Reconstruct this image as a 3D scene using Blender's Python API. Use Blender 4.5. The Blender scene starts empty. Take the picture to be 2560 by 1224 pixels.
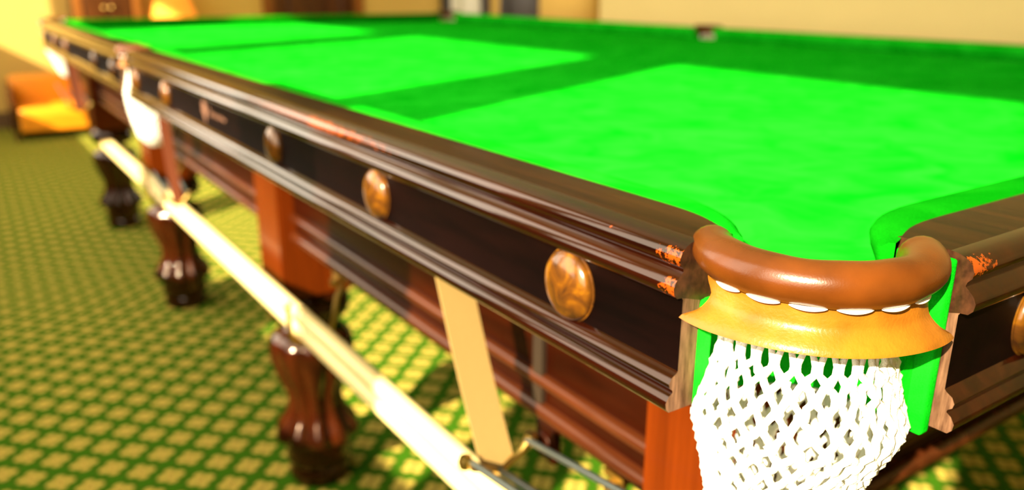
import bpy, bmesh, math, random
from mathutils import Vector, Matrix
random.seed(7)
PI = math.pi
scene = bpy.context.scene
COL = scene.collection

# ------------------------------------------------------------------ camera
CAM = Vector((-0.42528, -0.30202, 1.00949))
YAW, PITCH, ROLL, FPX = 0.596565, 0.308574, 0.003273, 2033.735
fw = Vector((math.sin(YAW)*math.cos(PITCH), math.cos(YAW)*math.cos(PITCH), -math.sin(PITCH)))
rt = Vector((math.cos(YAW), -math.sin(YAW), 0))
up = rt.cross(fw)
r2 = rt*math.cos(ROLL)+up*math.sin(ROLL)
u2 = -rt*math.sin(ROLL)+up*math.cos(ROLL)
cam = bpy.data.cameras.new('camera')
cam.sensor_fit = 'HORIZONTAL'; cam.sensor_width = 36.0
cam.lens = 36.0*FPX/2560.0
cam.clip_start = 0.02; cam.clip_end = 100
cam.dof.use_dof = True
cam.dof.focus_distance = 0.425
cam.dof.aperture_fstop = 4.7
camo = bpy.data.objects.new('camera', cam); COL.objects.link(camo)
camo.matrix_world = Matrix(((r2.x, u2.x, -fw.x, CAM.x), (r2.y, u2.y, -fw.y, CAM.y), (r2.z, u2.z, -fw.z, CAM.z), (0, 0, 0, 1)))
scene.camera = camo

# ------------------------------------------------------------------ light
SUN_K = 1.6                      # metres travelled along +x for each metre of descent
SLOPE = 0.466                    # dy/dx of the sunlight on plan
WX = -1.19                       # window wall
world = bpy.data.worlds.new('sky'); scene.world = world
world.use_nodes = True
bg = world.node_tree.nodes['Background']
bg.inputs['Color'].default_value = (1.0, 0.88, 0.68, 1)
bg.inputs['Strength'].default_value = 2.0
sun = bpy.data.lights.new('sun', 'SUN')
sun.energy = 16.0; sun.color = (1.0, 0.86, 0.58); sun.angle = math.radians(0.7)
suno = bpy.data.objects.new('sun', sun); COL.objects.link(suno)
sd = Vector((1.0, SLOPE, -1.0/SUN_K)).normalized()
suno.rotation_euler = sd.to_track_quat('-Z', 'Y').to_euler()
suno.location = (-4, -2, 4)
def area(name, loc, rot, sx, sy, power, color):
    l = bpy.data.lights.new(name, 'AREA'); l.shape = 'RECTANGLE'; l.size = sx; l.size_y = sy
    l.energy = power; l.color = color
    o = bpy.data.objects.new(name, l); COL.objects.link(o); o.location = loc; o.rotation_euler = rot
    return o
scene.view_settings.view_transform = 'Standard'
scene.view_settings.look = 'None'
scene.view_settings.gamma = 1.0
scene.view_settings.use_curve_mapping = False
scene.view_settings.exposure = 0.35
scene.cycles.use_denoising = True
scene.cycles.max_bounces = 6
scene.cycles.diffuse_bounces = 4
scene.cycles.glossy_bounces = 3
scene.cycles.adaptive_threshold = 0.015
scene.cycles.sample_clamp_indirect = 6.0
# window openings in the wall on the left: (y0, y1, sill, head)
WINDOWS = [(-0.725, 0.089, 0.85, 2.232), (0.355, 1.385, 0.85, 2.232), (1.685, 2.715, 0.85, 2.232),
           (2.975, 4.02, 0.85, 2.232), (4.30, 5.70, 0.85, 2.232), (6.0, 6.42, 1.23, 2.232)]
# daylight of the open sky entering by each window
for (a, b, s, h) in WINDOWS:
    area('window_daylight', (WX+0.03, (a+b)/2, (s+h)/2), (0, -PI/2, 0), h-s, b-a, 18*(b-a), (1.0, 0.88, 0.68))
area('alcove_fill_light', (5.44, 5.45, 1.55), (0, PI/2, 0), 1.3, 1.9, 30, (1.0, 0.88, 0.68))  # unseen fill lamp added to brighten the far wall near the alcove

# ------------------------------------------------------------------ materials
def mat(name):
    m = bpy.data.materials.new(name); m.use_nodes = True
    nt = m.node_tree; b = nt.nodes['Principled BSDF']
    return m, nt, b
def N(nt, t, **kw):
    n = nt.nodes.new(t)
    for k, v in kw.items():
        if k in n.inputs: n.inputs[k].default_value = v
        else: setattr(n, k, v)
    return n
def ramp(nt, stops):
    n = nt.nodes.new('ShaderNodeValToRGB'); cr = n.color_ramp
    while len(cr.elements) < len(stops): cr.elements.new(0.5)
    for e, (p, c) in zip(cr.elements, stops):
        e.position = p; e.color = (*c, 1)
    return n
def mathn(nt, op, a=None, b=None, c=None):
    n = nt.nodes.new('ShaderNodeMath'); n.operation = op
    for i, v in enumerate((a, b, c)):
        if v is None: continue
        if isinstance(v, (int, float)): n.inputs[i].default_value = v
        else: nt.links.new(v, n.inputs[i])
    return n.outputs[0]
def simple(name, col, rough=0.5, metal=0.0, coat=0.0, bump=0.0, bscale=200.0, spec=0.5, var=0.0, vscale=8.0):
    m, nt, b = mat(name)
    b.inputs['Base Color'].default_value = (*col, 1); b.inputs['Roughness'].default_value = rough
    b.inputs['Metallic'].default_value = metal; b.inputs['Coat Weight'].default_value = coat
    b.inputs['Specular IOR Level'].default_value = spec
    tc = N(nt, 'ShaderNodeTexCoord')
    if var > 0:
        no = N(nt, 'ShaderNodeTexNoise', Scale=vscale, Detail=5.0); nt.links.new(tc.outputs['Object'], no.inputs['Vector'])
        r = ramp(nt, [(0.3, tuple(c*(1-var) for c in col)), (0.7, tuple(min(1, c*(1+var)) for c in col))])
        nt.links.new(no.outputs['Fac'], r.inputs['Fac']); nt.links.new(r.outputs['Color'], b.inputs['Base Color'])
    if bump > 0:
        no = N(nt, 'ShaderNodeTexNoise', Scale=bscale, Detail=3.0); nt.links.new(tc.outputs['Object'], no.inputs['Vector'])
        bp = N(nt, 'ShaderNodeBump', Strength=bump, Distance=0.002); nt.links.new(no.outputs['Fac'], bp.inputs['Height'])
        nt.links.new(bp.outputs['Normal'], b.inputs['Normal'])
    return m
def wood(name, dark, light, scale=(60, 3, 60), rough=0.22, coat=0.6, spec=0.32, wear=None, wearcol=(0.75, 0.17, 0.02), thr=0.60):
    m, nt, b = mat(name)
    tc = N(nt, 'ShaderNodeTexCoord'); mp = N(nt, 'ShaderNodeMapping'); mp.inputs['Scale'].default_value = scale
    nt.links.new(tc.outputs['Object'], mp.inputs['Vector'])
    no = N(nt, 'ShaderNodeTexNoise', Scale=1.0, Detail=6.0, Roughness=0.6); nt.links.new(mp.outputs[0], no.inputs['Vector'])
    r = ramp(nt, [(0.32, dark), (0.72, light)]); nt.links.new(no.outputs['Fac'], r.inputs['Fac'])
    col = r.outputs['Color']
    if wear:
        n2 = N(nt, 'ShaderNodeTexNoise', Scale=230.0, Detail=4.0, Roughness=0.7); nt.links.new(tc.outputs['Object'], n2.inputs['Vector'])
        tot = None
        for (p, rad) in wear:       # an ellipsoid of wear: centre and three radii
            d0 = N(nt, 'ShaderNodeVectorMath', operation='SUBTRACT'); nt.links.new(tc.outputs['Object'], d0.inputs[0]); d0.inputs[1].default_value = p
            d1 = N(nt, 'ShaderNodeVectorMath', operation='DIVIDE'); nt.links.new(d0.outputs[0], d1.inputs[0]); d1.inputs[1].default_value = rad
            d = N(nt, 'ShaderNodeVectorMath', operation='LENGTH'); nt.links.new(d1.outputs[0], d.inputs[0])
            w = mathn(nt, 'SUBTRACT', 1.0, d.outputs['Value'])
            w = mathn(nt, 'MAXIMUM', w, 0.0)
            tot = w if tot is None else mathn(nt, 'MAXIMUM', tot, w)
        v = mathn(nt, 'ADD', n2.outputs['Fac'], mathn(nt, 'MULTIPLY', tot, 0.30))
        v = mathn(nt, 'MULTIPLY', mathn(nt, 'SUBTRACT', v, thr), 14.0); v = mathn(nt, 'MINIMUM', mathn(nt, 'MAXIMUM', v, 0.0), 1.0)
        v = mathn(nt, 'MULTIPLY', v, mathn(nt, 'MINIMUM', mathn(nt, 'MULTIPLY', tot, 12.0), 1.0))
        mx = N(nt, 'ShaderNodeMix', data_type='RGBA'); nt.links.new(v, mx.inputs[0]); nt.links.new(col, mx.inputs[6]); mx.inputs[7].default_value = (*wearcol, 1)
        col = mx.outputs[2]
    nt.links.new(col, b.inputs['Base Color'])
    b.inputs['Roughness'].default_value = rough; b.inputs['Coat Weight'].default_value = coat; b.inputs['Coat Roughness'].default_value = 0.06; b.inputs['Specular IOR Level'].default_value = spec; b.inputs['Specular Tint'].default_value = (1.0, 0.72, 0.55, 1)
    n3 = N(nt, 'ShaderNodeTexNoise', Scale=40.0, Detail=4.0); nt.links.new(tc.outputs['Object'], n3.inputs['Vector'])
    bp = N(nt, 'ShaderNodeBump', Strength=0.06, Distance=0.002); nt.links.new(n3.outputs['Fac'], bp.inputs['Height']); nt.links.new(bp.outputs['Normal'], b.inputs['Normal'])
    return m

M = {}
WEAR = [((-0.099, 0.013, 0.861), (0.008, 0.019, 0.010)), ((-0.102, 0.011, 0.842), (0.007, 0.012, 0.009)), ((0.024, -0.098, 0.864), (0.026, 0.009, 0.009)),
        ((-0.0975, 0.070, 0.866), (0.003, 0.008, 0.003)), ((-0.0975, 0.125, 0.867), (0.003, 0.016, 0.003)),
        ((-0.0985, 0.62, 0.862), (0.010, 0.26, 0.012))]
M['rail'] = wood('dark_mahogany_rail', (0.0040, 0.0008, 0.0004), (0.0190, 0.0032, 0.0009), (90, 5, 90), 0.08, 0.40, 0.20, WEAR, (0.24, 0.040, 0.003), 0.60)
M['rail_top'] = wood('brown_grained_rail_top', (0.0030, 0.0008, 0.0003), (0.024, 0.0066, 0.0011), (110, 6, 110), 0.30, 0.0, 0.08)
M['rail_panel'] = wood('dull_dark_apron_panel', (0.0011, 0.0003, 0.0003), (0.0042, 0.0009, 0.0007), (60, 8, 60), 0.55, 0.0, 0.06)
M['endgrain'] = wood('worn_end_grain', (0.055, 0.022, 0.011), (0.21, 0.105, 0.060), (240, 260, 40), 0.6, 0.0)
M['endstain'] = wood('scuffed_stained_end', (0.012, 0.004, 0.0018), (0.060, 0.020, 0.008), (160, 160, 120), 0.45, 0.1)
M['frame'] = wood('red_brown_frame', (0.008, 0.0011, 0.0003), (0.025, 0.0034, 0.0006), (50, 4, 50), 0.35, 0.0, 0.12)
M['bead'] = wood('highlight_tinted_bead_wood', (0.026, 0.0052, 0.0014), (0.070, 0.016, 0.004), (50, 4, 50), 0.25, 0.1, 0.3)  # lighter than the frame: bead highlights are put into the colour
M['bounce_cut'] = wood('dark_bounce_cut_wood', (0.012, 0.005, 0.002), (0.05, 0.02, 0.007), (20, 20, 2), 0.5, 0.1)  # for the added panel that cuts bounce from the left wall
M['post'] = wood('orange_brown_post', (0.062, 0.0085, 0.0006), (0.115, 0.017, 0.0010), (60, 60, 4), 0.3, 0.1, 0.2)
M['leg'] = wood('polished_turned_leg', (0.006, 0.0012, 0.0005), (0.042, 0.0075, 0.0014), (40, 40, 5), 0.14, 0.45, 0.25)
M['leather'] = simple('brown_pocket_leather', (0.092, 0.023, 0.0024), 0.27, 0, 0.03, 0.05, 900, spec=0.35, var=0.30, vscale=30)
M['flap'] = simple('tan_pocket_leather', (0.26, 0.090, 0.006), 0.34, 0, 0.0, 0.12, 500, spec=0.35, var=0.30, vscale=40)
M['strap'] = simple('pale_strap_leather', (0.29, 0.185, 0.062), 0.5, 0, 0.1, 0.2, 400)
M['strap_shaded'] = simple('shaded_strap_leather', (0.15, 0.035, 0.012), 0.5)  # darker copy of the strap leather, its shade put into the colour
M['white'] = simple('white_cotton_cord', (0.86, 0.83, 0.74), 0.95, bump=0.5, bscale=1500, spec=0.1)
M['lace'] = simple('white_lacing_cord', (0.85, 0.82, 0.76), 0.8)
M['brass'] = simple('aged_brass', (0.55, 0.36, 0.10), 0.3, 1.0)
M['darkmetal'] = simple('blued_steel_rail', (0.10, 0.115, 0.11), 0.4, 0.8)
M['pole'] = simple('pale_ash_wood', (0.80, 0.62, 0.28), 0.4, 0, 0.3, var=0.06)
M['gold'] = simple('faded_gold_transfer', (0.15, 0.065, 0.035), 0.5)
M['orange'] = simple('orange_leather', (0.85, 0.28, 0.004), 0.45, 0, 0.2, 0.1, 120)
M['darkwood'] = wood('dark_furniture_wood', (0.03, 0.008, 0.002), (0.10, 0.03, 0.006), (30, 30, 3), 0.4, 0.2)
M['doorwood'] = wood('varnished_door_wood', (0.16, 0.05, 0.008), (0.30, 0.10, 0.016), (30, 30, 3), 0.4, 0.2)
M['blackdoor'] = simple('near_black_door_wood', (0.022, 0.012, 0.006), 0.5)
M['wall'] = simple('cream_wall_paint', (0.90, 0.71, 0.33), 0.9, spec=0.1, var=0.03, vscale=2)
M['wall_far'] = simple('ochre_wall_paint', (0.62, 0.40, 0.105), 0.9, spec=0.1, var=0.03, vscale=2)
M['ceil'] = simple('off_white_ceiling_paint', (0.80, 0.75, 0.62), 0.9, spec=0.1)
M['paint'] = simple('white_gloss_paint', (0.78, 0.74, 0.62), 0.4)
M['skirting'] = simple('brown_skirting_paint', (0.12, 0.06, 0.02), 0.5)

def burl():
    m, nt, b = mat('polished_amber_burl')
    tc = N(nt, 'ShaderNodeTexCoord')
    no = N(nt, 'ShaderNodeTexNoise', Scale=55.0, Detail=6.0, Distortion=0.8); nt.links.new(tc.outputs['Object'], no.inputs['Vector'])
    r = ramp(nt, [(0.32, (0.030, 0.011, 0.003)), (0.50, (0.085, 0.028, 0.003)), (0.70, (0.20, 0.075, 0.003))])
    nt.links.new(no.outputs['Fac'], r.inputs['Fac']); nt.links.new(r.outputs['Color'], b.inputs['Base Color'])
    b.inputs['Roughness'].default_value = 0.2; b.inputs['Coat Weight'].default_value = 0.2; b.inputs['Specular IOR Level'].default_value = 0.35
    return m
M['rosette'] = burl()

def cloth(name, c0, c1):
    m, nt, b = mat(name)
    tc = N(nt, 'ShaderNodeTexCoord')
    n1 = N(nt, 'ShaderNodeTexNoise', Scale=14.0, Detail=4.0, Distortion=1.0); nt.links.new(tc.outputs['Object'], n1.inputs['Vector'])
    n2 = N(nt, 'ShaderNodeTexNoise', Scale=900.0, Detail=2.0); nt.links.new(tc.outputs['Object'], n2.inputs['Vector'])
    r = ramp(nt, [(0.30, c0), (0.70, c1)])
    nt.links.new(n1.outputs['Fac'], r.inputs['Fac'])
    r2_ = ramp(nt, [(0.25, (0.72, 0.72, 0.72)), (0.7, (1, 1, 1))]); nt.links.new(n2.outputs['Fac'], r2_.inputs['Fac'])
    mx = N(nt, 'ShaderNodeMix', data_type='RGBA', blend_type='MULTIPLY'); mx.inputs[0].default_value = 1.0
    nt.links.new(r.outputs['Color'], mx.inputs[6]); nt.links.new(r2_.outputs['Color'], mx.inputs[7])
    nt.links.new(mx.outputs[2], b.inputs['Base Color'])
    b.inputs['Roughness'].default_value = 1.0; b.inputs['Specular IOR Level'].default_value = 0.0
    bp = N(nt, 'ShaderNodeBump', Strength=0.35, Distance=0.0008); nt.links.new(n2.outputs['Fac'], bp.inputs['Height']); nt.links.new(bp.outputs['Normal'], b.inputs['Normal'])
    return m
M['cloth'] = cloth('green_baize', (0.0010, 0.38, 0.0045), (0.013, 0.54, 0.018))
# the end cushions are a deeper green than the side cushions
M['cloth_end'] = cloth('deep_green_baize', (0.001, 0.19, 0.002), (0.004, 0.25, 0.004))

def carpet():
    m, nt, b = mat('green_flowered_carpet')
    tc = N(nt, 'ShaderNodeTexCoord'); mp = N(nt, 'ShaderNodeMapping')
    mp.inputs['Rotation'].default_value = (0, 0, math.radians(46)); s = 1/0.0715
    mp.inputs['Scale'].default_value = (s, s, s)
    nt.links.new(tc.outputs['Object'], mp.inputs['Vector'])
    sx = N(nt, 'ShaderNodeSeparateXYZ'); nt.links.new(mp.outputs[0], sx.inputs[0])
    def cen(o): return mathn(nt, 'ABSOLUTE', mathn(nt, 'SUBTRACT', mathn(nt, 'FRACT', o), 0.5))
    u, v = cen(sx.outputs[0]), cen(sx.outputs[1])
    def dist(a, c):
        p = mathn(nt, 'SUBTRACT', u, a); q = mathn(nt, 'SUBTRACT', v, c)
        return mathn(nt, 'SQRT', mathn(nt, 'ADD', mathn(nt, 'MULTIPLY', p, p), mathn(nt, 'MULTIPLY', q, q)))
    def step(d, r, k=14.0):     # 1 inside radius r
        return mathn(nt, 'MINIMUM', mathn(nt, 'MAXIMUM', mathn(nt, 'MULTIPLY', mathn(nt, 'SUBTRACT', r, d), k), 0.0), 1.0)
    petal = step(dist(0.165, 0.165), 0.185)
    eye = step(dist(0.0, 0.0), 0.10)
    line = step(mathn(nt, 'MINIMUM', mathn(nt, 'SUBTRACT', 0.5, u), mathn(nt, 'SUBTRACT', 0.5, v)), 0.06, 20)
    no = N(nt, 'ShaderNodeTexNoise', Scale=260.0, Detail=3.0); nt.links.new(tc.outputs['Object'], no.inputs['Vector'])
    def mixc(f, a, c):
        mx = N(nt, 'ShaderNodeMix', data_type='RGBA'); nt.links.new(f, mx.inputs[0])
        if isinstance(a, tuple): mx.inputs[6].default_value = (*a, 1)
        else: nt.links.new(a, mx.inputs[6])
        mx.inputs[7].default_value = (*c, 1); return mx.outputs[2]
    c = mixc(line, (0.048, 0.120, 0.004), (0.036, 0.185, 0.004))
    c = mixc(petal, c, (0.70, 0.50, 0.095))
    c = mixc(eye, c, (0.26, 0.11, 0.04))
    r = ramp(nt, [(0.25, (0.62, 0.62, 0.62)), (0.72, (1, 1, 1))]); nt.links.new(no.outputs['Fac'], r.inputs['Fac'])
    mx = N(nt, 'ShaderNodeMix', data_type='RGBA', blend_type='MULTIPLY'); mx.inputs[0].default_value = 1.0
    nt.links.new(c, mx.inputs[6]); nt.links.new(r.outputs['Color'], mx.inputs[7]); nt.links.new(mx.outputs[2], b.inputs['Base Color'])
    b.inputs['Roughness'].default_value = 1.0; b.inputs['Specular IOR Level'].default_value = 0.05
    bp = N(nt, 'ShaderNodeBump', Strength=0.5, Distance=0.004); nt.links.new(no.outputs['Fac'], bp.inputs['Height']); nt.links.new(bp.outputs['Normal'], b.inputs['Normal'])
    return m
M['carpet'] = carpet()
def shade_mat():
    m, nt, b = mat('glowing_amber_shade')
    b.inputs['Base Color'].default_value = (0.8, 0.26, 0.02, 1); b.inputs['Roughness'].default_value = 0.8
    b.inputs['Emission Color'].default_value = (1.0, 0.30, 0.02, 1); b.inputs['Emission Strength'].default_value = 0.55
    return m
M['shade'] = shade_mat()
def bulb_mat():
    m, nt, b = mat('lit_bulb_glass')
    b.inputs['Emission Color'].default_value = (1.0, 0.8, 0.4, 1); b.inputs['Emission Strength'].default_value = 4.0
    return m
M['bulb'] = bulb_mat()

# ------------------------------------------------------------------ mesh helpers
def link(name, me, parent=None, mats=()):
    o = bpy.data.objects.new(name, me); COL.objects.link(o)
    for mm in mats:
        if mm.name not in [x.name for x in me.materials if x]: me.materials.append(mm)
    if parent: o.parent = parent
    return o
def mesh(name, verts, faces, smooth=False, angle=None):
    me = bpy.data.meshes.new(name); me.from_pydata([tuple(v) for v in verts], [], faces)
    bm = bmesh.new(); bm.from_mesh(me); bmesh.ops.recalc_face_normals(bm, faces=bm.faces)
    bm.to_mesh(me); bm.free()
    if smooth:
        for p in me.polygons: p.use_smooth = True
        if angle is not None:
            me.set_sharp_from_angle(angle=math.radians(angle))
    return me
class MB:
    def __init__(self): self.v = []; self.f = []
    def add(self, v, f):
        b = len(self.v); self.v += [tuple(q) for q in v]; self.f += [tuple(i+b for i in g) for g in f]; return self
    def box(self, x0, y0, z0, x1, y1, z1):
        v = [(x, y, z) for z in (z0, z1) for y in (y0, y1) for x in (x0, x1)]
        return self.add(v, [(0, 2, 3, 1), (4, 5, 7, 6), (0, 1, 5, 4), (2, 6, 7, 3), (0, 4, 6, 2), (1, 3, 7, 5)])
    def tube(self, pts, rad, seg=10, caps=True):
        pts = [Vector(p) for p in pts]; n = len(pts); V = []; F = []
        rads = rad if isinstance(rad, (list, tuple)) else [rad]*n
        pn = None
        for i, p in enumerate(pts):
            t = (pts[min(i+1, n-1)]-pts[max(i-1, 0)]).normalized()
            if pn is None:
                a = Vector((0, 0, 1)) if abs(t.z) < 0.9 else Vector((1, 0, 0))
                pn = t.cross(a).normalized()
            else:
                pn = (pn-t*pn.dot(t)).normalized()
            b = t.cross(pn)
            for k in range(seg):
                th = 2*PI*k/seg
                V.append(p+(pn*math.cos(th)+b*math.sin(th))*rads[i])
        for i in range(n-1):
            for k in range(seg):
                F.append((i*seg+k, i*seg+(k+1) % seg, (i+1)*seg+(k+1) % seg, (i+1)*seg+k))
        if caps:
            F.append(tuple(range(seg-1, -1, -1))); F.append(tuple((n-1)*seg+k for k in range(seg)))
        return self.add(V, F)
    def lathe(self, prof, seg=32, lobes=None, cx=0, cy=0):
        V = []; F = []; n = len(prof)
        for i, pr_ in enumerate(prof):
            r, z = pr_[0], pr_[1]; lb = pr_[2] if len(pr_) > 2 else 0
            for k in range(seg):
                th = 2*PI*k/seg
                rr = r*(1-lb*(1-abs(math.cos(th*(lobes or 0)/2)))) if lb else r
                V.append((cx+rr*math.cos(th), cy+rr*math.sin(th), z))
        for i in range(n-1):
            for k in range(seg):
                F.append((i*seg+k, i*seg+(k+1) % seg, (i+1)*seg+(k+1) % seg, (i+1)*seg+k))
        F.append(tuple(range(seg-1, -1, -1))); F.append(tuple((n-1)*seg+k for k in range(seg)))
        return self.add(V, F)
    def mesh(self, name, smooth=False, angle=None): return mesh(name, self.v, self.f, smooth, angle)
    def build(self, name, m, parent=None, smooth=False, angle=None, bevel=0):
        me = self.mesh(name, smooth, angle)
        if bevel:
            bm = bmesh.new(); bm.from_mesh(me)
            bmesh.ops.bevel(bm, geom=list(bm.edges), offset=bevel, segments=3, affect='EDGES', profile=0.6)
            bm.to_mesh(me); bm.free()
            for p in me.polygons: p.use_smooth = True
            me.set_sharp_from_angle(angle=math.radians(50))
        return link(name, me, parent, [m])
def tag(o, label=None, cat=None, group=None, kind=None):
    for k, v in (('label', label), ('category', cat), ('group', group), ('kind', kind)):
        if v: o[k] = v
    return o
def empty(name, loc, label, cat, group=None):
    o = bpy.data.objects.new(name, None); COL.objects.link(o); o.location = loc; o.empty_display_size = 0.1
    return tag(o, label, cat, group)
def struct(name, mb, m, parent=None, label=None, **kw):
    o = mb.build(name, m, parent, **kw); o['kind'] = 'structure'
    if label: o['label'] = label
    return o

# ------------------------------------------------------------------ room shell
XR, YF, YB, ZC = 5.46, 6.70, -2.4, 2.75
struct('floor', MB().box(WX-0.1, YB-0.1, -0.1, XR+0.1, YF+0.1, 0.0), M['carpet'], label='green carpet patterned with small cream four-petal flowers in a diagonal grid')
struct('ceiling', MB().box(WX-0.1, YB-0.1, ZC, XR+0.1, YF+0.1, ZC+0.1), M['ceil'], label='plain off-white ceiling over the snooker room')
mb = MB()
prev = YB
for (a, b_, s, h) in WINDOWS:
    mb.box(WX-0.05, prev, 0, WX, a, ZC); mb.box(WX-0.05, a, 0, WX, b_, s); mb.box(WX-0.05, a, h, WX, b_, ZC); prev = b_
mb.box(WX-0.05, prev, 0, WX, YF, ZC)
struct('wall_left', mb, M['wall'], label='cream wall pierced by a row of tall sunny windows')
XW, YW = 3.30, 4.13
struct('wall_right', MB().box(XW, YB, 0, XW+0.15, YW, ZC), M['wall'], label='plain pale cream wall beyond the right side of the table')
mb = MB(); mb.box(XR, YB, 0, XR+0.1, 4.5, ZC); mb.box(XR, 6.4, 0, XR+0.1, YF, ZC); mb.box(XR, 4.5, 0, XR+0.1, 6.4, 0.9); mb.box(XR, 4.5, 2.2, XR+0.1, 6.4, ZC)  # the opening is added to go with the alcove fill lamp
struct('wall_alcove', mb, M['wall'], label='cream side wall of the alcove with an added opening for fill light, hidden round the corner')
struct('wall_far', MB().box(WX-0.05, YF, 0, XR+0.1, YF+0.1, ZC), M['wall_far'], label='ochre wall with doors beyond the far end of the table')
struct('wall_back', MB().box(WX-0.05, YB-0.1, 0, XR+0.1, YB, ZC), M['wall'], label='plain cream wall behind the viewer')
struct('bounce_cut_panel_left', MB().box(WX, YB, 0, WX+0.02, YF-0.02, 0.80), M['bounce_cut'], label='unseen dark panelling added below the windows to cut reflections')  # unseen panel added to darken what the rails reflect
struct('baseboard_far', MB().box(WX, YF-0.02, 0, XR, YF, 0.12), M['skirting'], label='brown skirting board along the far ochre wall')
struct('baseboard_right', MB().box(XW-0.02, YB, 0, XW, YW, 0.12), M['skirting'], label='brown skirting board along the cream side wall')
for i, (a, b_, s, h) in enumerate(WINDOWS):
    mb = MB(); t = 0.02; x0, x1 = WX-0.06, WX+0.01
    mb.box(x0, a-0.05, s-0.05, x1, a, h+0.05); mb.box(x0, b_, s-0.05, x1, b_+0.05, h+0.05)
    mb.box(x0, a, h, x1, b_, h+0.05); mb.box(x0, a-0.08, s-0.04, x1+0.05, b_+0.08, s-0.0)
    struct('window_%d' % (i+1), mb, M['paint'], label='white painted surround of window %s along the window wall' % ['nearest', 'second', 'third', 'fourth', 'fifth', 'farthest'][i])
def door(idx, x0, x1, m, label, framem, split=True):
    mb = MB(); mb.box(x0-0.09, YF-0.03, 0, x0, YF, 2.1); mb.box(x1, YF-0.03, 0, x1+0.09, YF, 2.1); mb.box(x0-0.09, YF-0.03, 2.1, x1+0.09, YF, 2.2)
    d = MB(); d.box(x0, YF-0.02, 0, x1, YF, 2.1); o = struct('door_%d' % idx, d, m, label=label)
    struct('trim_%d' % idx, mb, framem, label='wooden surround of the ' + label)
    for (a, b_) in ((0.25, 0.95), (1.10, 1.95)):
        p = MB().box(x0+0.12, YF-0.035, a, x1-0.12, YF-0.02, b_).build('door_panel', m, o, bevel=0.008)
    k = MB().lathe([(0.0, 0), (0.012, 0), (0.012, 0.03), (0.028, 0.04), (0.028, 0.06), (0.0, 0.07)], 16).build('door_knob', M['brass'], o, smooth=True)
    k.location = (x1-0.07, YF-0.02, 1.0); k.rotation_euler = (PI/2, 0, 0)
door(1, 1.90, 2.62, M['darkwood'], 'brown panelled wooden door in the far wall', M['doorwood'])
door(2, 4.15, 4.64, M['blackdoor'], 'nearly black narrow door close to the far right corner', M['wall_far'])
door(3, 3.60, 3.94, M['paint'], 'narrow white painted door with a dark surround in the far wall', M['blackdoor'])

# ------------------------------------------------------------------ snooker table
L, W = 3.569, 1.778
ZT, ZB, ZS = 0.870, 0.832, 0.762
table = empty('snooker_table', (W/2, L/2, 0), 'full-size snooker table with bright green baize and dark mahogany rails on turned legs', 'snooker table')
OFF = Vector((W/2, L/2, 0))
def tpart(o):        # meshes are written in room coordinates: hang them under the table without moving them
    o.parent = table; o.location = o.location-OFF; return o
SIDE = {'left': lambda s, o: (-o, s), 'right': lambda s, o: (W+o, s), 'near': lambda s, o: (s, -o), 'far': lambda s, o: (s, L+o)}
CN = [(0.004, 0.050), (0.010, 0.0435), (0.018, 0.037), (0.027, 0.029), (0.037, 0.022), (0.047, 0.0160), (0.058, 0.011), (0.071, 0.0063), (0.085, 0.003), (0.100, 0.0008), (0.118, 0)]
CB = [(0.006, 0.058), (0.014, 0.0555), (0.022, 0.052), (0.032, 0.0482), (0.042, 0.045), (0.051, 0.0432), (0.060, 0.042), (0.072, 0.0413), (0.085, 0.041), (0.100, 0.041), (0.118, 0.041)]
MN = [(0.043, 0.048), (0.0445, 0.039), (0.047, 0.030), (0.0505, 0.0235), (0.055, 0.018), (0.061, 0.0125), (0.068, 0.008), (0.076, 0.0045), (0.085, 0.002), (0.095, 0.0005), (0.106, 0)]
MBK = [(0.049, 0.056), (0.0505, 0.0515), (0.052, 0.048), (0.055, 0.0452), (0.058, 0.0435), (0.063, 0.0422), (0.069, 0.0415), (0.077, 0.041), (0.085, 0.041), (0.095, 0.041), (0.106, 0.041)]
def stations(side):
    segs = []
    S = L if side in ('left', 'right') else W
    a = [(n, b) for n, b in zip(CN, CB)]
    if S == L:
        m_ = [((L/2-n[0], n[1]), (L/2-b[0], b[1])) for n, b in zip(MN, MBK)][::-1]
        segs.append(a+m_)
        segs.append([((L-n[0], n[1]), (L-b[0], b[1])) for n, b in segs[0]][::-1])
    else:
        segs.append(a+[((W-n[0], n[1]), (W-b[0], b[1])) for n, b in a][::-1])
    return segs
PROF = [(0.083, 0.870), (0.0880, 0.8693), (0.0925, 0.8675), (0.0958, 0.8645), (0.0975, 0.8605), (0.0970, 0.8570), (0.0948, 0.8545), (0.0940, 0.8520),
        (0.0965, 0.8500), (0.0995, 0.8470), (0.1012, 0.8430), (0.1005, 0.8390), (0.0980, 0.8362), (0.0938, 0.8358), (0.0930, 0.8345),
        (0.0930, 0.7885), (0.0945, 0.7870), (0.0980, 0.7850), (0.0998, 0.7815), (0.0990, 0.7785), (0.0965, 0.7765), (0.0962, 0.7750),
        (0.0992, 0.7730), (0.1016, 0.7690), (0.1010, 0.7650), (0.0985, 0.7622), (0.0785, 0.7620), (0.0785, 0.8315)]
rails = {}
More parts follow.
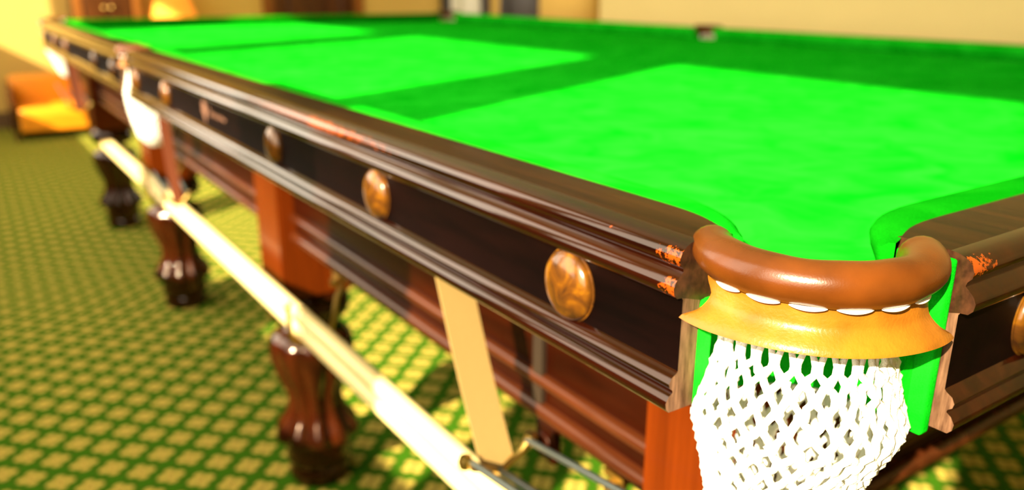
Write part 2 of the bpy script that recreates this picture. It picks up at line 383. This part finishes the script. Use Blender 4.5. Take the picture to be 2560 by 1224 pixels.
for side in SIDE:
    mp = SIDE[side]
    for si, st in enumerate(stations(side)):
        # cushion
        V = []; F = []
        for (n, b) in st:
            n = Vector(n); b = Vector(b); d = b-n
            pts = [(b, 0.8697), (n+d*0.55, 0.8692), (n+d*0.22, 0.8672), (n+d*0.06, 0.8650), (n, 0.8615), (n+d*0.04, 0.8580), (n+d*0.28, 0.8480), (n+d*0.55, ZB-0.0005), (b, ZB-0.0005)]
            for q, z in pts: V.append((*mp(q.x, q.y), z))
        k = 9
        for i in range(len(st)-1):
            for j in range(k-1): F.append((i*k+j, i*k+j+1, (i+1)*k+j+1, (i+1)*k+j))
        F.append(tuple(range(k))); F.append(tuple((len(st)-1)*k+j for j in range(k-1, -1, -1)))
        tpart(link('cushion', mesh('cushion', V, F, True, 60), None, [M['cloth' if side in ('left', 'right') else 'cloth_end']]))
        # wooden rail with its apron
        V = []; F = []
        bk = [b for n, b in st]
        gap = 0.003 if side in ('left', 'right') else 0.013
        s0, s1 = bk[0][0]+gap, bk[-1][0]-gap
        if gap > 0.01: bk = [b for b in bk if s0 < b[0] < s1]; bk = [bk[0]]+bk+[bk[-1]]
        ss = [(s0, bk[0][1]-0.0006)]+bk[1:-1]+[(s1, bk[-1][1]-0.0006)]
        for (s, oi) in ss:
            pl = [(oi, ZT)]+PROF+[(oi, 0.8315)]
            for (o, z) in pl: V.append((*mp(s, o), z))
        k = len(PROF)+2
        for i in range(len(ss)-1):
            for j in range(k): F.append((i*k+j, i*k+(j+1) % k, (i+1)*k+(j+1) % k, (i+1)*k+j))
        nf = len(F)
        for b0 in (0, (len(ss)-1)*k):       # end faces: stained rail head above, bare apron end below
            F.append(tuple(b0+j for j in list(range(0, 15))+[k-2, k-1])); F.append(tuple(b0+j for j in range(14, k-1)))
        me = mesh('rail', V, F, True, 40)
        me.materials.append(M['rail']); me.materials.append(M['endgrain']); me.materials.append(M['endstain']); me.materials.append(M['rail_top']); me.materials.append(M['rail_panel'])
        for p in me.polygons:
            if p.index < nf and p.index % k == 0: p.material_index = 3
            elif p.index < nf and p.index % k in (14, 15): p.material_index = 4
            if p.index >= nf: p.material_index = 2 if (p.index-nf) % 2 == 0 else 1; p.use_smooth = False
        rails[(side, si)] = tpart(link('rail', me))
        if gap > 0.01:      # green cloth turned over the end of the rail
            for (sa, sb) in ((s0-0.010, s0-0.0004), (s1+0.0004, s1+0.010)):
                q = MB(); v0 = mp(sa, 0.0565); v1 = mp(sb, 0.0885)
                q.box(min(v0[0], v1[0]), min(v0[1], v1[1]), ZS-0.004, max(v0[0], v1[0]), max(v0[1], v1[1]), 0.8665)
                q.build('cloth_lining', M['cloth'], rails[(side, si)], bevel=0.0025)
# slate bed in its cloth, cut away at the six pockets
def arc(cx, cy, r, a0, a1, n=14): return [(cx+r*math.cos(a0+(a1-a0)*i/n), cy+r*math.sin(a0+(a1-a0)*i/n)) for i in range(n+1)]
e = 0.0780; pc = 0.045; pr = 0.055
al = math.acos((e-pc)/pr)
h = math.acos((e-0.066)/0.046)
out = []
out += arc(-pc, -pc, pr, -PI/2+(PI/2-al)+al*0+0.0, PI-al) if False else []
def corner(cx, cy, q):
    a0 = -PI/2+al; a1 = PI-al
    # q: quarter turn
    return [(cx+pr*math.cos(t+q), cy+pr*math.sin(t+q)) for t in [a1+(a0-a1)*i/18 for i in range(19)]]
near_left = corner(-pc, -pc, 0)                 # from left edge round to near edge
near_right = corner(W+pc, -pc, PI/2)
far_right = corner(W+pc, L+pc, PI)
far_left = corner(-pc, L+pc, -PI/2)
midr = [(W+0.066-0.046*math.cos(t), L/2+0.046*math.sin(t)) for t in [-(PI-h)+2*(PI-h)*i/18 for i in range(19)]]
midl = [(-0.066+0.046*math.cos(t), L/2-0.046*math.sin(t)) for t in [-(PI-h)+2*(PI-h)*i/18 for i in range(19)]]
out = near_left+near_right+midr+far_right+far_left+midl
n = len(out)
cxm, cym = W/2, L/2
def inset(p, d): return (p[0]+(d if p[0] < cxm else -d), p[1]+(d if p[1] < cym else -d))
V = [(*p, ZS) for p in out]+[(*p, ZB-0.004) for p in out]+[(*inset(p, 0.0012), ZB-0.0012) for p in out]+[(*inset(p, 0.004), ZB) for p in out]
F = [tuple(range(n-1, -1, -1)), tuple(range(3*n, 4*n))]
for ly in range(3):
    F += [(ly*n+i, ly*n+(i+1) % n, (ly+1)*n+(i+1) % n, (ly+1)*n+i) for i in range(n)]
tpart(link('bed_cloth', mesh('bed_cloth', V, F, True, 50), None, [M['cloth']]))
# folded cloth edge tacked under the slate at the near pocket
# rosettes
ROS = MB().lathe([(0.0265, 0.0), (0.0265, 0.0014), (0.0252, 0.0016), (0.0250, 0.0035), (0.0238, 0.0055), (0.0205, 0.0078), (0.0150, 0.0098), (0.0080, 0.0110), (0.002, 0.0113), (0.0004, 0.0113)], 40).mesh('rosette', True, 50)
for (side, si), r in rails.items():
    S = L/2 if side in ('left', 'right') else W
    if side == 'left':
        ds = [0.14, 0.43, 0.74, 1.05, 1.36, 1.67]
        pos = [L/2-d for d in ds] if si == 0 else [L/2+d for d in ds]
        if si == 0: pos.pop(2)
        else: pos.pop(2)
    elif side == 'near': pos = [0.115, 0.42, 0.73, 1.04, 1.36, W-0.115]
    else: continue
    for s in pos:
        o = link('rosette', ROS, r, [M['rosette']])
        x, y = SIDE[side](s, 0.0925)
        o.location = (x, y, 0.8115)
        o.rotation_euler = (0, -PI/2, 0) if side == 'left' else (PI/2, 0, 0)
# emblem and faded script on the long rail
mb = MB()
def ribbon(pts, wd, y0, z0, x=-0.0936):
    V = []; F = []
    for i, (a, z) in enumerate(pts):
        a2, z2 = pts[min(i+1, len(pts)-1)]; a1, z1 = pts[max(i-1, 0)]
        dx, dz = a2-a1, z2-z1; l_ = math.hypot(dx, dz) or 1
        ww = wd*(0.55+0.45*abs(math.sin(i*0.9)))
        for sg in (-1, 1):
            V.append((x, y0-(a-sg*dz/l_*ww), z0+z+sg*dx/l_*ww))
    for i in range(len(pts)-1): F.append((2*i, 2*i+1, 2*i+3, 2*i+2))
    mb.add(V, F)
crest = [(0, 0.020), (0.006, 0.014), (0.012, 0.016), (0.011, 0.008), (0.015, 0.001), (0.009, -0.003), (0.006, -0.012), (0.002, -0.020), (-0.002, -0.012), (-0.007, -0.005), (-0.012, 0.001), (-0.009, 0.008), (-0.011, 0.016), (-0.005, 0.014)]
mb.add([(-0.0936, 1.082-a*1.3, 0.812+z) for a, z in crest], [tuple(range(len(crest)))])
ribbon([(0.0, 0.004), (0.006, 0.009), (0.010, 0.002), (0.006, -0.004), (0.014, -0.001), (0.020, 0.005), (0.023, -0.003), (0.029, 0.003), (0.033, -0.003), (0.039, 0.003), (0.044, -0.003), (0.050, 0.003), (0.055, -0.003), (0.062, 0.003), (0.068, -0.003), (0.076, 0.003), (0.084, -0.002), (0.095, 0.001)], 0.0022, 1.055, 0.813)
o = mb.build('maker_emblem', M['gold'], rails[('left', 0)]); o['label'] = 'faded gold crest and illegible script transfer'

# under-frame: side and end beams with beads
def beam(name, x0, x1, y0, y1, outer):
    mb = MB()
    mb.box(x0, y0, 0.548, x1, y1, ZS)
    o = mb.build(name, M['frame'], None, bevel=0.002); tpart(o)
    sh = {'-x': (-1, 0), '+x': (1, 0), '-y': (0, -1), '+y': (0, 1)}[outer]
    for z, r in ((0.595, 0.009), (0.558, 0.011)):
        m2 = MB()
        if sh[0]:
            x = x0 if sh[0] < 0 else x1; m2.tube([(x, y0+0.001, z), (x, y1-0.001, z)], r, 14)
        else:
            y = y0 if sh[1] < 0 else y1; m2.tube([(x0+0.001, y, z), (x1-0.001, y, z)], r, 14)
        m2.build('bead_moulding', M['bead'], o, smooth=True, angle=50)
    return o
XLEG = 0.0975; YL = [0.093, 1.205, 2.395, 3.50]; HS = 0.0675
for i in range(3):
    y0, y1 = YL[i]+HS, YL[i+1]-HS
    b1 = beam('side_beam', 0.060, 0.105, y0, y1, '-x')
    beam('side_beam', W-0.105, W-0.060, y0, y1, '+x')
    if i == 0:
        ps = MB().box(0.054, 0.345, 0.55, 0.062, 0.362, ZS).build('beam_dark_strip', M['blackdoor'], b1)  # narrow dark strip up the face of the beam
        rg = MB().tube([(0.051+0*t, 0.335+0.011*math.cos(t), 0.525+0.011*math.sin(t)) for t in [2*PI*k/20 for k in range(21)]], 0.0035, 8).build('bracket_ring', M['frame'], b1, smooth=True)
        MB().box(0.052, 0.318, 0.505, 0.062, 0.352, 0.55).build('bracket_plate', M['frame'], b1, bevel=0.002)
for yy, outer in ((0.060, '-y'), (L-0.060, '+y')):
    y0, y1 = (yy, yy+0.045) if outer == '-y' else (yy-0.045, yy)
    beam('end_beam', XLEG+HS, W-XLEG-HS, y0, y1, outer)
# cross bearers under the slate
for yy in YL[1:3]:
    tpart(MB().box(XLEG+HS, yy-0.05, 0.60, W-XLEG-HS, yy+0.05, ZS).build('cross_bearer', M['frame'], bevel=0.003))
# legs
LEGP = [(0.060, 0.0), (0.064, 0.006), (0.066, 0.022), (0.062, 0.034), (0.060, 0.038), (0.066, 0.044), (0.069, 0.056), (0.066, 0.070), (0.0655, 0.078), (0.071, 0.084), (0.070, 0.092),
        (0.078, 0.096, 0.05), (0.088, 0.104, 0.12), (0.089, 0.114, 0.16), (0.084, 0.128, 0.20), (0.069, 0.148, 0.22), (0.059, 0.170, 0.20), (0.057, 0.192, 0.18), (0.062, 0.215, 0.16), (0.073, 0.240, 0.14),
        (0.081, 0.265, 0.12), (0.0865, 0.288, 0.09), (0.088, 0.305, 0.06), (0.085, 0.322, 0.03), (0.074, 0.335), (0.060, 0.343), (0.047, 0.349), (0.043, 0.356), (0.046, 0.362),
        (0.060, 0.366), (0.074, 0.372), (0.081, 0.384), (0.083, 0.398), (0.081, 0.412), (0.074, 0.423), (0.066, 0.428), (0.062, 0.432)]
LEGM = MB().lathe(LEGP, 80, 10).mesh('leg', True, 45)
bmp = MB().box(-HS, -HS, 0.430, HS, HS, ZS)
POSTM = bmp.mesh('leg_post')
bm = bmesh.new(); bm.from_mesh(POSTM); bmesh.ops.bevel(bm, geom=[e_ for e_ in bm.edges], offset=0.004, segments=2, affect='EDGES'); bm.to_mesh(POSTM); bm.free()
legs = []
for x in (XLEG, W-XLEG):
    for y in YL:
        o = link('leg', LEGM, None, [M['leg']]); o.location = (x, y, 0); tpart(o)
        p = link('leg_post', POSTM, o, [M['post']]); legs.append(o)
# brass hooks for the rests, fixed to the leg posts and the beam
def hook(y):
    mb = MB()
    mb.tube([(0.066, y, 0.549), (0.066, y, 0.530), (0.052, y, 0.505), (0.045, y, 0.470), (0.036, y, 0.444), (0.016, y, 0.4345), (-0.010, y, 0.4335), (-0.027, y, 0.441), (-0.032, y, 0.462), (-0.033, y, 0.505)], 0.0042, 10)
    mb.lathe([(0.0005, 0.502), (0.006, 0.504), (0.007, 0.509), (0.004, 0.514), (0.0005, 0.515)], 12, cx=-0.033, cy=y)
    mb.lathe([(0.0005, 0.524), (0.006, 0.526), (0.008, 0.533), (0.006, 0.540), (0.0005, 0.541)], 12, cx=0.050, cy=y)
    mb.box(0.052, y-0.014, 0.541, 0.080, y+0.014, 0.549)
    return tpart(mb.build('rest_hook', M['brass'], None, smooth=True, angle=40))
for y in (0.22, 0.93, 2.06): hook(y)

# ------------------------------------------------------------------ pockets
def spun(fn, nu, nv): pass
def pocket_meshes(R, cr_z, amax, net_top_r, slate_a, bag, lean):
    """meshes in a frame whose +x points out of the table at the pocket"""
    out_ = {}
    rr, rz = 0.0130, 0.0125
    mb = MB(); V = []; F = []; seg = 20; na = 60
    sta = []
    for i in range(na+1):
        a = -amax+2*amax*i/na; sta.append((a, 1.0, 0.0))
    cap = [(0.25, 0.97), (0.55, 0.83), (0.8, 0.6), (0.95, 0.32), (1.0, 0.06)]
    da = rr/R
    sta = [(-amax-c*da, s, 0) for c, s in cap[::-1]]+sta+[(amax+c*da, s, 0) for c, s in cap]
    for (a, s, _) in sta:
        wob = 1+0.02*math.sin(a*5.3)+0.012*math.sin(a*11+1)
        for k in range(seg):
            t = 2*PI*k/seg
            rad = R+rr*s*wob*math.cos(t); z = cr_z+rz*s*wob*math.sin(t)
            V.append((rad*math.cos(a), rad*math.sin(a), z))
    for i in range(len(sta)-1):
        for k in range(seg): F.append((i*seg+k, i*seg+(k+1) % seg, (i+1)*seg+(k+1) % seg, (i+1)*seg+k))
    F.append(tuple(range(seg))); F.append(tuple((len(sta)-1)*seg+k for k in range(seg)))
    out_['ring'] = mesh('pocket_ring', V, F, True)
    # leather skirt
    nu, nv = 56, 16; V = []; F = []
    def lerp(tab, v):
        for (a, x), (b, y) in zip(tab, tab[1:]):
            if v <= b:
                f_ = (v-a)/(b-a); f_ = f_*f_*(3-2*f_); return x+(y-x)*f_
        return tab[-1][1]
    am = [(0, amax*1.02), (0.22, amax*0.86), (0.45, amax*0.75), (0.7, amax*0.755), (1, amax*0.84)]
    rd = [(0, R+0.004), (0.22, R+0.0035), (0.5, R+0.004), (1, R+0.0125)]
    zz = [(0, cr_z-0.007), (1, cr_z-0.0345)]
    for sd_ in (0, 1):
        for j in range(nv+1):
            v = j/nv
            for i in range(nu+1):
                u = -1+2*i/nu
                a = u*lerp(am, v)
                r = lerp(rd, v)+0.007*v*v*u*u+0.0006*math.sin(u*6+1.3)*v-sd_*0.0024
                z = zz[0][1]+(zz[1][1]-zz[0][1])*(0.35*v+0.65*v**0.9)-0.0040*v*v*u**2
                V.append((r*math.cos(a), r*math.sin(a), z))
    m_ = (nu+1)*(nv+1); w_ = nu+1
    for sd_ in (0, 1):
        for j in range(nv):
            for i in range(nu): F.append(tuple(sd_*m_+q for q in (j*w_+i, j*w_+i+1, (j+1)*w_+i+1, (j+1)*w_+i)))
    for i in range(nu):
        F.append((nv*w_+i, nv*w_+i+1, m_+nv*w_+i+1, m_+nv*w_+i)); F.append((i, i+1, m_+i+1, m_+i))
    for j in range(nv):
        F.append((j*w_, (j+1)*w_, m_+(j+1)*w_, m_+j*w_)); F.append((j*w_+nu, (j+1)*w_+nu, m_+(j+1)*w_+nu, m_+j*w_+nu))
    out_['flap'] = mesh('leather_flap', V, F, True, 60)
    # lacing loops
    lo = []
    nl = 6
    for q in range(nl):
        a0 = -amax*0.72+2*amax*0.72*q/nl+0.04; a1 = a0+2*amax*0.72/nl-0.07
        pts = []; rads = []
        for i in range(13):
            f_ = i/12; a = a0+(a1-a0)*f_; sg = math.sin(PI*f_)
            rad = R+0.0062+0.0004*sg; z = cr_z-0.0112-0.0007*sg
            pts.append((rad*math.cos(a), rad*math.sin(a), z)); rads.append(0.0003+0.0011*sg**0.6)
        lo.append(MB().tube(pts, rads, 8).mesh('lacing', True))
    out_['lace'] = lo
    # net of cotton cord
    rnd = random.Random(3)
    mb = MB(); G = 27; ns = 2*G
    zt, zh = cr_z-0.038, cr_z-0.0525
    def rad_at(z):
        tab = bag+[(0.765, 0.0585), (0.785, 0.0525), (0.81, 0.0465), (0.84, 0.0455)]
        for (a, x), (b, y) in zip(tab, tab[1:]):
            if z <= b:
                f_ = (z-a)/(b-a); return (x+(y-x)*f_)*net_top_r/0.0525
        return tab[-1][1]*net_top_r/0.0525
    step = 0.0055
    for j in range(ns):
        a = -PI+2*PI*(j+0.5)/ns
        hub = -PI+2*PI*(j//2*2+1.0)/ns
        upper = abs(a) < slate_a
        pts = []; rads = []
        if upper:
            for z, mixh in ((cr_z-0.022, 0.0), (zt+0.002, 0.15), (zt-0.006, 0.62), (zh+0.003, 0.97), (zh, 1.0), (zh-0.003, 0.9)):
                spread = a+(a-hub)*1.2
                an = spread*(1-mixh)+(hub+(a-hub)*0.35)*mixh
                r = rad_at(z)+0.0006*rnd.uniform(-1, 1)
                pts.append((r*math.cos(an), r*math.sin(an), z)); rads.append(0.0017 if mixh < 0.9 else 0.0021)
            z0 = zh-0.007
        else: z0 = ZS-0.004
        i = 0; z = z0
        ph = j % 2
        while z > 0.642:
            fr = (i % 4)/4.0
            row = i//4
            sgn = -1 if (row+ph) % 2 == 0 else 1
            tri = math.cos(PI*fr)*sgn
            r = rad_at(z)+0.0007*rnd.uniform(-1, 1)
            sp = 2*PI/ns
            an = a+tri*sp*0.36+rnd.uniform(-1, 1)*0.016
            wob = 1+0.16*rnd.uniform(-1, 1)
            kn = abs(math.cos(PI*fr))**3
            rr_ = (0.00235+0.0006*kn)*wob
            pts.append(((r+0.0006*kn)*math.cos(an), (r+0.0006*kn)*math.sin(an), z+rnd.uniform(-1, 1)*0.0006)); rads.append(rr_)
            i += 1; z -= 0.0024
        mb.tube(pts, rads, 7)
    # head cord under the skirt
    if True:
        mb.tube([(rad_at(zt)*math.cos(t), rad_at(zt)*math.sin(t), cr_z-0.024) for t in [-slate_a+2*slate_a*k/40 for k in range(41)]], 0.0018, 7)
        # selvedge cords down both edges of the open part
        for sg in (-1, 1):
            mb.tube([((rad_at(z)+0.001)*math.cos(sg*slate_a*1.01+0.02*math.sin(z*700)), (rad_at(z)+0.001)*math.sin(sg*slate_a*1.01+0.02*math.sin(z*700)), z) for z in [cr_z-0.024-0.004*q for q in range(20)]], 0.0019, 7)
    mb.v = [(x, y-lean*max(0.0, (0.768-z)/0.05), z) for x, y, z in mb.v]
    out_['net'] = mb.mesh('net', True)
    return out_
CM = pocket_meshes(0.0570, 0.865, math.radians(88), 0.0545, math.radians(78), [(0.64, 0.010), (0.648, 0.018), (0.665, 0.026), (0.70, 0.037), (0.735, 0.0480)], 0.006)
MM = pocket_meshes(0.0480, 0.865, math.radians(84), 0.0475, math.radians(64), [(0.64, 0.010), (0.648, 0.022), (0.665, 0.038), (0.70, 0.0490), (0.735, 0.0550)], 0.0)
def pocket(ms, x, y, ang):
    o = link('pocket_ring', ms['ring'], None, [M['leather']]); o.location = (x, y, 0); o.rotation_euler = (0, 0, ang); tpart(o)
    o['label'] = 'stitched brown leather pocket ring'
    f = link('leather_flap', ms['flap'], o, [M['flap']]); f['label'] = 'tan leather skirt'
    for l_ in ms['lace']: link('lacing', l_, o, [M['lace']])
    nn = link('net', ms['net'], o, [M['white']]); nn['kind'] = 'stuff'; nn['label'] = 'knotted white cotton pocket net'
    return o
c = 0.032
pocket(CM, -c, -c, -3*PI/4); pocket(CM, W+c, -c, -PI/4); pocket(CM, W+c, L+c, PI/4); pocket(CM, -c, L+c, 3*PI/4)
pocket(MM, -0.044, L/2, PI); pocket(MM, W+0.044, L/2, 0)

# ball runners: three steel rails, brass end bar and a hanging leather strap
def runner(ys, ye, zs, ze, xo, xi, m_strap, lean, hw=0.019):
    mb = MB()
    mb.tube([(xo-0.004, ye, ze), (xo+0.006, ye, ze-0.010), ((xo+xi)/2, ye, ze-0.024), (xi-0.006, ye, ze-0.010), (xi+0.004, ye, ze)], 0.0042, 10)
    for x in (xo-0.004, xi+0.004): mb.lathe([(0.0, -0.008), (0.006, -0.006), (0.0075, 0.0), (0.006, 0.006), (0.0, 0.008)], 12, cx=0, cy=0); mb.v[-60:] = [(vx+x, vy+ye, vz+ze) for vx, vy, vz in mb.v[-60:]]
    end = tpart(mb.build('runner_end_bar', M['brass'], None, smooth=True, angle=50))
    for x, dz in ((xo, 0.0), ((xo+xi)/2, -0.022), (xi, 0.0)):
        MB().tube([(x, ye, ze+dz), (x, ys, zs+dz)], 0.0036, 10).build('runner_rail', M['darkmetal'], end, smooth=True, angle=50)
    xm = (xo+xi)/2; V = []; F = []
    ns = 14
    for i in range(ns+1):
        f_ = i/ns; z = ze-0.020+(ZS-0.006-(ze-0.020))*f_; y = ye+lean*f_+0.003*math.sin(f_*4)
        for (dx, dy) in ((-hw, -0.0015), (hw, -0.0015), (hw, 0.0015), (-hw, 0.0015)): V.append((xm+dx-0.012*f_, y+dy, z))
    for i in range(ns):
        for k in range(4): F.append((4*i+k, 4*i+(k+1) % 4, 4*i+4+(k+1) % 4, 4*i+4+k))
    F.append((0, 1, 2, 3)); F.append(tuple(4*ns+k for k in (3, 2, 1, 0)))
    s_ = link('hanging_strap', mesh('hanging_strap', V, F), end, [m_strap]); s_['label'] = 'flat leather strap'
    return end
runner(-0.035, 0.295, 0.612, 0.567, -0.070, 0.0, M['strap'], 0.075)
runner(L/2, 1.665, 0.575, 0.540, -0.058, -0.012, M['strap_shaded'], 0.0, 0.0115)
runner(L+0.035, 3.24, 0.612, 0.567, -0.070, 0.0, M['strap_shaded'], 0.0)

# ------------------------------------------------------------------ long rests lying in the hooks
def pole(name, x, z0, z1, y0, y1, r0, r1, label):
    mb = MB(); n_ = 24
    pts = [(x, y0+(y1-y0)*i/n_, z0+(z1-z0)*i/n_) for i in range(n_+1)]
    rads = [r0+(r1-r0)*i/n_ for i in range(n_+1)]
    mb.tube(pts, rads, 18)
    root = empty(name, (x, (y0+y1)/2, (z0+z1)/2), label, 'snooker rest', 'long poles hung along the table')
    def sub(o): o.parent = root; o.location = -Vector(root.location)
    sub(mb.build('shaft', M['pole'], None, smooth=True, angle=60))
    sub(MB().tube([(x, y1-0.004, z1), (x, y1+0.035, z1)], [r1*1.015, r1*0.98], 16).build('ferrule', M['brass'], None, smooth=True, angle=50))
    sub(MB().tube([(x, y0-0.02, z0), (x, y0+0.002, z0)], [r0*0.9, r0*1.0], 16).build('butt_cap', M['blackdoor'], None, smooth=True, angle=50))
pole('long_rest', -0.006, 0.4525, 0.4525, 0.10, 2.95, 0.0140, 0.0125, 'lower of two pale wooden long rests hanging in brass hooks along the table')
pole('long_rest', -0.006, 0.4815, 0.4790, 0.05, 2.80, 0.0145, 0.0130, 'upper of two pale wooden long rests hanging in brass hooks along the table')

# ------------------------------------------------------------------ things along the far wall
ch = empty('low_armchair', (0.10, 6.26, 0), 'low orange leather armchair with dark wooden sides in the far left corner', 'armchair')
def cpart(n_, mb, m, bevel=0.0): return mb.build(n_, m, ch, bevel=bevel)
cpart('seat_cushion', MB().box(-0.20, -0.25, 0.10, 0.21, 0.20, 0.215), M['orange'], 0.03)
cpart('backrest', MB().box(-0.21, 0.12, 0.17, 0.21, 0.26, 0.40), M['orange'], 0.04)
cpart('front_apron', MB().box(-0.20, -0.245, 0.06, 0.21, -0.20, 0.13), M['orange'], 0.012)
for sx in (-0.235, 0.215):
    cpart('arm_panel', MB().box(sx, -0.24, 0.05, sx+0.022, 0.26, 0.36), M['darkwood'], 0.008)
    for sy in (-0.235, 0.225): cpart('foot', MB().box(sx-0.004, sy, 0.0, sx+0.026, sy+0.03, 0.055), M['darkwood'], 0.004)
cb = empty('tall_cabinet', (0.585, 6.53, 0), 'tall dark brown wooden cabinet with paler stiles against the far wall', 'cabinet')
MB().box(-0.22, -0.15, 0.06, 0.22, 0.16, 1.60).build('carcass', M['darkwood'], cb, bevel=0.006)
MB().box(-0.20, -0.13, 0.0, 0.20, 0.15, 0.06).build('plinth', M['darkwood'], cb)
MB().box(-0.235, -0.165, 1.60, 0.235, 0.16, 1.63).build('cornice', M['darkwood'], cb, bevel=0.006)
for sx in (-0.22, 0.165): MB().box(sx, -0.160, 0.06, sx+0.055, -0.15, 1.60).build('stile', M['doorwood'], cb, bevel=0.003)
for sx in (-0.160, 0.005):
    d = MB().box(sx, -0.166, 0.10, sx+0.155, -0.150, 1.56).build('cabinet_door', M['darkwood'], cb, bevel=0.004)
    k = MB().lathe([(0.003, 0), (0.006, 0.006), (0.012, 0.014), (0.010, 0.020), (0.001, 0.024)], 14).build('knob', M['brass'], d, smooth=True); k.location = (sx+(0.135 if sx < 0 else 0.02), -0.166, 0.85); k.rotation_euler = (PI/2, 0, 0)
st = empty('side_table', (1.045, 6.45, 0), 'small round brown side table carrying the amber lamp', 'side table')
MB().lathe([(0.20, 0.50), (0.212, 0.505), (0.215, 0.515), (0.210, 0.525), (0.20, 0.528)], 36).build('table_top', M['darkwood'], st, smooth=True, angle=50)
MB().lathe([(0.05, 0.05), (0.03, 0.10), (0.02, 0.20), (0.03, 0.32), (0.02, 0.42), (0.05, 0.50)], 24).build('pedestal', M['darkwood'], st, smooth=True)
for q in range(3):
    t = 2*PI*q/3+0.4
    MB().tube([(0.02*math.cos(t), 0.02*math.sin(t), 0.10), (0.09*math.cos(t), 0.09*math.sin(t), 0.06), (0.17*math.cos(t), 0.17*math.sin(t), 0.012)], [0.018, 0.015, 0.012], 10).build('leg', M['darkwood'], st, smooth=True)
lp = empty('table_lamp', (1.045, 6.45, 0.528), 'table lamp with a glowing amber flared shade on the small side table', 'lamp')
MB().lathe([(0.07, 0.0), (0.07, 0.012), (0.03, 0.03), (0.045, 0.08), (0.05, 0.12), (0.02, 0.17), (0.012, 0.22), (0.012, 0.30)], 24).build('lamp_base', M['brass'], lp, smooth=True, angle=60)
V = []; F = []
for (r, z) in ((0.185, 0.19), (0.10, 0.46), (0.098, 0.46), (0.183, 0.19)):
    for k in range(36): V.append((r*math.cos(2*PI*k/36), r*math.sin(2*PI*k/36), z))
for i in range(4):
    for k in range(36): F.append((i*36+k, i*36+(k+1) % 36, ((i+1) % 4)*36+(k+1) % 36, ((i+1) % 4)*36+k))
link('lamp_shade', mesh('lamp_shade', V, F, True, 60), lp, [M['shade']])
MB().lathe([(0.002, 0.29), (0.02, 0.30), (0.032, 0.33), (0.03, 0.36), (0.015, 0.38), (0.001, 0.385)], 18).build('bulb', M['bulb'], lp, smooth=True)
